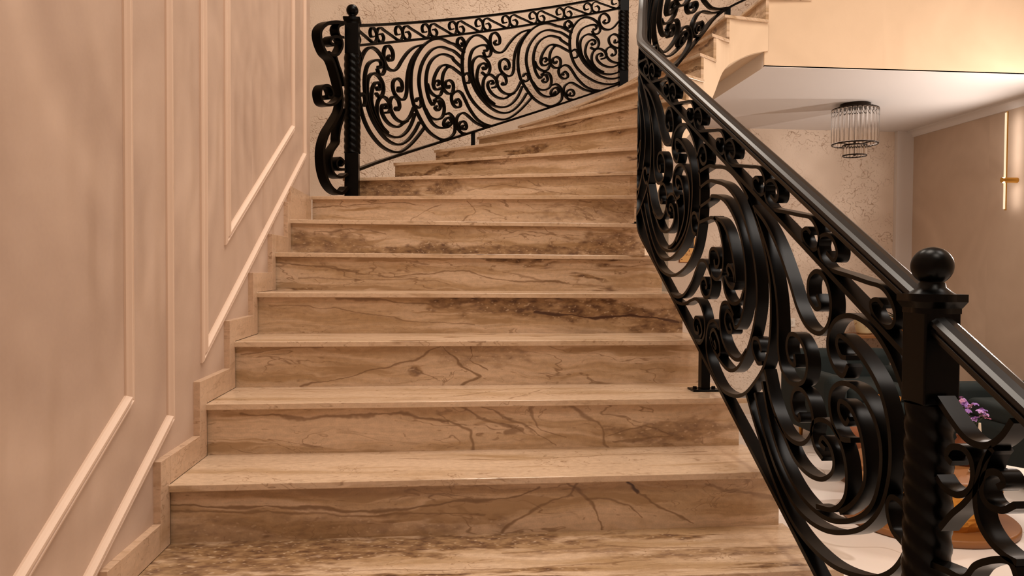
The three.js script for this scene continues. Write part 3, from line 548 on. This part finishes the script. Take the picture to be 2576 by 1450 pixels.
// ------------------------------------------------------------------ hall: lamp, wall lamp, plates
const brass = new THREE.MeshStandardMaterial({ color: 0xc79a4a, roughness: 0.3, metalness: 1 });
const darkMetal = new THREE.MeshStandardMaterial({ color: 0x2a211b, roughness: 0.35, metalness: 0.9 });
{
  const c = thing('chandelier', 'two-tier glass rod chandelier on the hall ceiling', 'chandelier'); c.position.set(3.38, YC, -5.97);
  const glass = new THREE.MeshPhysicalMaterial({ color: 0xffffff, transmission: 1, thickness: 0.012, roughness: 0.03, ior: 1.48 });
  const disc = new THREE.CylinderGeometry(0.12, 0.12, 0.03, 32); disc.translate(0, -0.015, 0); mesh('canopy', disc, darkMetal, c);
  const ring = (r, y, name) => { const t = new THREE.TorusGeometry(r, 0.006, 8, 48); t.rotateX(Math.PI / 2); t.translate(0, y, 0); mesh(name, t, darkMetal, c); };
  ring(0.178, -0.045, 'ring'); ring(0.178, -0.335, 'ring'); ring(0.092, -0.345, 'ring'); ring(0.092, -0.43, 'ring');
  for (let i = 0; i < 4; i++) { const a = i * Math.PI / 2 + 0.3, b = box(0.178, 0.006, 0.01, 0.089, -0.04, 0); b.rotateY(a); mesh('spoke', b, darkMetal, c); const d = box(0.1, 0.006, 0.008, 0.135, -0.338, 0); d.rotateY(a); mesh('spoke', d, darkMetal, c); }
  const st = new THREE.CylinderGeometry(0.01, 0.01, 0.40, 10); st.translate(0, -0.23, 0); mesh('stem', st, darkMetal, c);
  const rodA = new THREE.CapsuleGeometry(0.0155, 0.27, 3, 8), rodB = new THREE.CapsuleGeometry(0.012, 0.075, 3, 8);
  for (let i = 0; i < 30; i++) { const a = i / 30 * Math.PI * 2, m = mesh('glass_rod', rodA, glass, c); m.position.set(Math.cos(a) * 0.172, -0.19, Math.sin(a) * 0.172); }
  for (let i = 0; i < 18; i++) { const a = i / 18 * Math.PI * 2, m = mesh('glass_rod', rodB, glass, c); m.position.set(Math.cos(a) * 0.086, -0.385, Math.sin(a) * 0.086); }
}
for (const [f, nits, lab] of [[5.68, 500, 'slim vertical brass tube lamp on the right hall wall nearest the far corner'], [4.45, 2300, 'slim brass tube lamp on the right wall above the sofa']]) {
  const w = thing('wall_lamp', lab, 'wall lamp', 'tube lamps in a row on the right wall'); w.position.set(RIGHT, 1.51, -f);
  const col = new THREE.Color(1.0, 0.89, 0.80);
  const arm = new THREE.CylinderGeometry(0.022, 0.022, 0.13, 20); arm.rotateZ(Math.PI / 2); arm.translate(-0.065, 0, 0); mesh('arm', arm, brass, w);
  const tube = new THREE.CylinderGeometry(0.008, 0.008, 0.80, 14); tube.translate(-0.095, 0.155, 0); mesh('tube', tube, brass, w);
  const glow = box(0.008, 0.78, 0.014, -0.107, 0.155, 0); mesh('light_strip', glow, new THREE.MeshStandardMaterial({ color: 0xffffff, emissive: new THREE.Color(1, 0.85, 0.5), emissiveIntensity: 1.1 }), w);
  const l = new THREE.RectAreaLight(col, nits, 0.03, 0.5); l.position.set(-0.115, -0.02, 0); l.rotation.y = Math.PI / 2; w.add(l);
  const m = new THREE.RectAreaLight(col, 14, 0.03, 0.76); m.position.set(-0.08, 0.155, 0); m.rotation.y = -Math.PI / 2; w.add(m);
}
{
  const cv = document.createElement('canvas'); cv.width = 256; cv.height = 400; const x = cv.getContext('2d');
  x.fillStyle = '#d8a35c'; x.fillRect(0, 0, 256, 400); x.fillStyle = '#16110e'; x.fillRect(22, 20, 212, 150);
  x.fillStyle = '#7a3d0c'; x.font = 'bold 44px sans-serif'; x.textAlign = 'center'; x.fillText('HC OL 20R', 128, 292, 216);
  x.fillRect(14, 352, 30, 14); x.fillRect(212, 352, 30, 14); x.fillRect(150, 196, 12, 40);
  const t = new THREE.CanvasTexture(cv); t.colorSpace = THREE.SRGBColorSpace;
  const g = thing('wall_plaque', 'small brass coloured plaque with dark lettering on the far wall', 'plaque'); g.position.set(2.32, 0.963, -BACK + 0.006);
  mesh('plate', new RoundedBoxGeometry(0.16, 0.25, 0.012, 1, 0.003), new THREE.MeshStandardMaterial({ color: 0x8a4a1a, roughness: 0.4 }), g);
  const f = new THREE.PlaneGeometry(0.15, 0.24); f.translate(0, 0, 0.0065); mesh('lettering', f, new THREE.MeshStandardMaterial({ map: t, roughness: 0.4 }), g);
}
for (const [x, y, lab] of [[2.79, 0.278, 'white socket plate left of the other on the far wall'], [3.38, 0.25, 'white socket plate right of the other on the far wall']]) {
  const g = thing('wall_socket', lab, 'socket'); g.position.set(x, y, -BACK);
  const wm = new THREE.MeshStandardMaterial({ color: 0xe6dccf, roughness: 0.4 });
  mesh('plate', (() => { const b = new RoundedBoxGeometry(0.085, 0.085, 0.012, 2, 0.004); b.translate(0, 0, 0.006); return b; })(), wm, g);
  const i = new THREE.CylinderGeometry(0.022, 0.022, 0.004, 20); i.rotateX(Math.PI / 2); i.translate(0, 0, 0.0125); mesh('insert', i, new THREE.MeshStandardMaterial({ color: 0xcfc4b6, roughness: 0.5 }), g);
}

// ------------------------------------------------------------------ hall furniture glimpsed through the railing
const velvet = new THREE.MeshPhysicalMaterial({ color: 0x061413, roughness: 0.9, sheen: 0.3, sheenColor: new THREE.Color(0x1f4a48), sheenRoughness: 0.5 });
const gold = new THREE.MeshStandardMaterial({ color: 0xc48a3c, roughness: 0.32, metalness: 0.85 });
const woodMat = new THREE.MeshStandardMaterial({ color: 0x8a5a30, roughness: 0.45 });
const leather = new THREE.MeshStandardMaterial({ color: 0x7a4424, roughness: 0.5 });
function rbox(w, h, d, r, x, y, z) { const g = new RoundedBoxGeometry(w, h, d, 4, r); g.translate(x, y, z); return g; }
function sofa(name, label, cat, x, f, w, turn) {
  const s = thing(name, label, cat); s.position.set(x, FLOOR, -f); s.rotation.y = turn;
  mesh('seat', rbox(w, 0.30, 0.80, 0.05, 0, 0.25, 0), velvet, s);
  mesh('backrest', rbox(w, 0.50, 0.20, 0.07, 0, 0.50, -0.34), velvet, s);
  for (const k of [-1, 1]) mesh('armrest', rbox(0.18, 0.50, 0.84, 0.06, k * (w / 2 - 0.05), 0.36, 0.0), velvet, s);
  const n = Math.max(1, Math.round(w / 0.75));
  for (let i = 0; i < n; i++) mesh('cushion', rbox((w - 0.3) / n - 0.02, 0.14, 0.62, 0.05, (i - (n - 1) / 2) * (w - 0.3) / n, 0.45, 0.06), velvet, s);
  for (const k of [-1, 1]) for (const m of [-1, 1]) mesh('leg', new THREE.CylinderGeometry(0.02, 0.014, 0.1, 10).translate(k * (w / 2 - 0.12), 0.05, m * 0.32), gold, s);
}
sofa('armchair', 'dark green velvet armchair against the far hall wall', 'armchair', 3.38, 5.85, 0.9, 0);
sofa('sofa', 'dark green velvet sofa along the right hall wall', 'sofa', 4.08, 4.2, 2.0, -Math.PI / 2);
// console table with plants by the far wall
{
  const t = thing('console_table', 'narrow gilded console table at the far hall wall', 'table'); t.position.set(4.19, FLOOR, -6.87);
  mesh('top', rbox(0.75, 0.03, 0.34, 0.006, 0, 0.80, 0), woodMat, t);
  for (const a of [-1, 1]) for (const b of [-1, 1]) mesh('leg', box(0.03, 0.79, 0.03, a * 0.34, 0.395, b * 0.14), gold, t);
  mesh('lower_shelf', rbox(0.70, 0.02, 0.30, 0.005, 0, 0.2, 0), woodMat, t);
}
function leafGeo(len, wid, droop) {
  const pos = [], idx = [], N = 6;
  for (let i = 0; i <= N; i++) { const u = i / N, w = wid * Math.sin(Math.PI * (0.12 + 0.88 * u)) * (1 - u * 0.3), y = len * u - droop * u * u, z = droop * u * u * 1.2; pos.push(-w, y, z, 0, y - w * 0.2, z + w * 0.35, w, y, z); }
  for (let i = 0; i < N; i++) for (const o of [0, 1]) { const a = 3 * i + o; idx.push(a, a + 1, a + 3, a + 1, a + 4, a + 3); }
  const g = new THREE.BufferGeometry(); g.setAttribute('position', new THREE.Float32BufferAttribute(pos, 3)); g.setIndex(idx); g.computeVertexNormals(); return g;
}
function pottedPlant(label, x, y, f, potMat, leafCols, n, len, wid) {
  const g = thing('potted_plant', label, 'plant'); g.position.set(x, y, -f);
  mesh('pot', lathe([[0.001, 0], [0.06, 0], [0.075, 0.02], [0.095, 0.12], [0.1, 0.15], [0.09, 0.15], [0.085, 0.125], [0.001, 0.12]], 28), potMat, g);
  const mats = leafCols.map(c => new THREE.MeshStandardMaterial({ color: c, roughness: 0.6, side: THREE.DoubleSide })), geos = [leafGeo(len, wid, 0.03), leafGeo(len * 0.85, wid, 0.07), leafGeo(len * 0.7, wid * 1.1, 0.1)];
  for (let i = 0; i < n; i++) { const m = mesh('leaf', geos[i % 3], mats[i % mats.length], g); m.position.y = 0.12; m.rotation.set(0, i * 2.4, 0, 'YXZ'); m.rotateX(0.15 + 0.95 * rnd()); }
}
pottedPlant('spiky green and russet plant in a cream pot on the console', 4.02, FLOOR + 0.815, 6.87, new THREE.MeshStandardMaterial({ color: 0xd8c8a0, roughness: 0.5 }), [0x2c3316, 0x4a4a1c, 0x7a3b1c], 34, 0.20, 0.009);
pottedPlant('leafy green plant in a gold pot on the console end', 4.40, FLOOR + 0.815, 6.87, gold, [0x24300f, 0x55571f, 0x3a4a18], 26, 0.24, 0.02);
pottedPlant('small bushy plant in a brown pot beside the armchair', 3.58, FLOOR + 0.12, 6.74, leather, [0x23300f, 0x8a7a3a, 0x4f4a1e], 30, 0.34, 0.03);
{ // plinth that carries the bushy plant
  const s = thing('plant_stand', 'low wooden stand under the bushy plant', 'stand'); s.position.set(3.58, FLOOR, -6.74);
  mesh('top', new THREE.CylinderGeometry(0.13, 0.13, 0.025, 28).translate(0, 0.1075, 0), woodMat, s);
  for (let i = 0; i < 3; i++) { const a = i * 2.1; mesh('leg', new THREE.CylinderGeometry(0.012, 0.009, 0.1, 8).translate(Math.cos(a) * 0.09, 0.05, Math.sin(a) * 0.09), woodMat, s); }
}
{ // round gilded coffee table
  const t = thing('coffee_table', 'round hammered gold coffee table on a wooden plinth', 'table'); t.position.set(2.72, FLOOR, -3.98);
  mesh('plinth', lathe([[0.001, 0], [0.44, 0], [0.45, 0.01], [0.45, 0.035], [0.44, 0.045], [0.001, 0.045]], 64), woodMat, t);
  const n3 = createNoise3D(prng(5)), dr = new THREE.CylinderGeometry(0.37, 0.33, 0.26, 96, 24, true), p = dr.attributes.position;
  for (let i = 0; i < p.count; i++) { const x = p.getX(i), y = p.getY(i), z = p.getZ(i), k = 1 + 0.022 * n3(x * 26, y * 26, z * 26); p.setXYZ(i, x * k, y, z * k); }
  dr.computeVertexNormals(); dr.translate(0, 0.175, 0); mesh('drum', dr, gold, t);
  mesh('table_top', lathe([[0.001, 0.30], [0.40, 0.30], [0.42, 0.305], [0.42, 0.325], [0.40, 0.33], [0.001, 0.33]], 64), woodMat, t);
}
const TOPY = FLOOR + 0.33;
{
  const v = thing('mosaic_vase', 'gold mosaic vase with amber top on the coffee table', 'vase'); v.position.set(2.56, TOPY, -4.12);
  const n3 = createNoise3D(prng(6)), b = new THREE.CylinderGeometry(0.075, 0.07, 0.19, 40, 20, true), p = b.attributes.position;
  for (let i = 0; i < p.count; i++) { const x = p.getX(i), y = p.getY(i), z = p.getZ(i), k = 1 + 0.05 * Math.sign(n3(x * 60, y * 60, z * 60)); p.setXYZ(i, x * k, y, z * k); }
  b.computeVertexNormals(); b.translate(0, 0.095, 0); mesh('body', b, new THREE.MeshStandardMaterial({ color: 0xd2b060, roughness: 0.25, metalness: 0.9 }), v);
  mesh('foot', new THREE.CylinderGeometry(0.07, 0.075, 0.012, 32).translate(0, 0.006, 0), brass, v);
  mesh('neck', lathe([[0.076, 0.19], [0.078, 0.20], [0.07, 0.21], [0.068, 0.30], [0.072, 0.36], [0.066, 0.36], [0.06, 0.21]], 32), new THREE.MeshPhysicalMaterial({ color: 0xc98a3c, roughness: 0.25, clearcoat: 0.6 }), v);
}
{
  const v = thing('flower_vase', 'brown vase of purple flowers on the coffee table', 'vase'); v.position.set(2.90, TOPY, -3.93);
  mesh('vase', lathe([[0.001, 0], [0.045, 0], [0.07, 0.05], [0.06, 0.11], [0.035, 0.15], [0.042, 0.17], [0.036, 0.17], [0.03, 0.15], [0.001, 0.12]], 28), leather, v);
  const stemM = new THREE.MeshStandardMaterial({ color: 0x3a4a20, roughness: 0.7 }), cols = [0xb58ac8, 0x8d5fae, 0xd29ac0, 0xb5688a].map(c => new THREE.MeshStandardMaterial({ color: c, roughness: 0.7, side: THREE.DoubleSide }));
  const petal = leafGeo(0.028, 0.011, 0.012), pg = mergeGeometries([0, 1, 2, 3, 4].map(i => { const q = petal.clone(); q.rotateX(1.0); q.rotateY(i * 1.257); return q; }));
  for (let i = 0; i < 46; i++) {
    const a = rnd() * 6.283, r = 0.13 * Math.sqrt(rnd()), hh = 0.24 + 0.12 * (1 - r / 0.13) + 0.05 * rnd(), x = Math.cos(a) * r, z = Math.sin(a) * r;
    if (i % 3 === 0) { const c = new THREE.CatmullRomCurve3([new THREE.Vector3(0, 0.13, 0), new THREE.Vector3(x * 0.5, 0.13 + (hh - 0.13) * 0.6, z * 0.5), new THREE.Vector3(x, hh, z)]); mesh('stem', new THREE.TubeGeometry(c, 6, 0.002, 5), stemM, v); }
    const m = mesh('flower', pg, cols[i % 4], v); m.position.set(x, hh, z); m.rotation.set((rnd() - 0.5) * 1.4, rnd() * 6, (rnd() - 0.5) * 1.4);
  }
}
{
  const k = thing('candle_holder', 'small silver candle holder on the coffee table', 'candle holder'); k.position.set(3.06, TOPY, -4.02);
  const sil = new THREE.MeshStandardMaterial({ color: 0xd8d4cc, roughness: 0.18, metalness: 1 });
  mesh('base', lathe([[0.001, 0], [0.05, 0], [0.052, 0.006], [0.01, 0.014], [0.008, 0.1], [0.03, 0.11], [0.03, 0.118], [0.001, 0.116]], 28), sil, k);
  mesh('candle', new THREE.CylinderGeometry(0.006, 0.013, 0.10, 14).translate(0, 0.167, 0), new THREE.MeshStandardMaterial({ color: 0xe8dcc8, roughness: 0.5 }), k);
}
{
  const b = thing('magazine_stack', 'stack of pale magazines on the coffee table edge', 'magazines'); b.position.set(2.96, TOPY, -3.70); b.rotation.y = 0.35;
  for (let i = 0; i < 3; i++) { const m = mesh('magazine', new RoundedBoxGeometry(0.20, 0.012, 0.26, 1, 0.002), new THREE.MeshStandardMaterial({ color: [0xd8cfc2, 0x6b5a4c, 0xe8e0d6][i], roughness: 0.4 }), b); m.position.y = 0.006 + 0.0125 * i; m.rotation.y = i * 0.12; }
}
{
  const p = thing('pouf', 'round brown leather pouf behind the coffee table', 'pouf'); p.position.set(2.86, FLOOR, -4.74);
  mesh('body', lathe([[0.001, 0], [0.17, 0], [0.22, 0.03], [0.25, 0.12], [0.25, 0.26], [0.22, 0.34], [0.15, 0.37], [0.001, 0.375]], 48), leather, p);
  const tor = new THREE.TorusGeometry(0.225, 0.006, 8, 64); tor.rotateX(Math.PI / 2); tor.translate(0, 0.335, 0); mesh('piping', tor, leather, p);
}

scene.traverse(o => { if (o.isMesh) { o.castShadow = true; o.receiveShadow = true; } });
renderer.render(scene, camera);
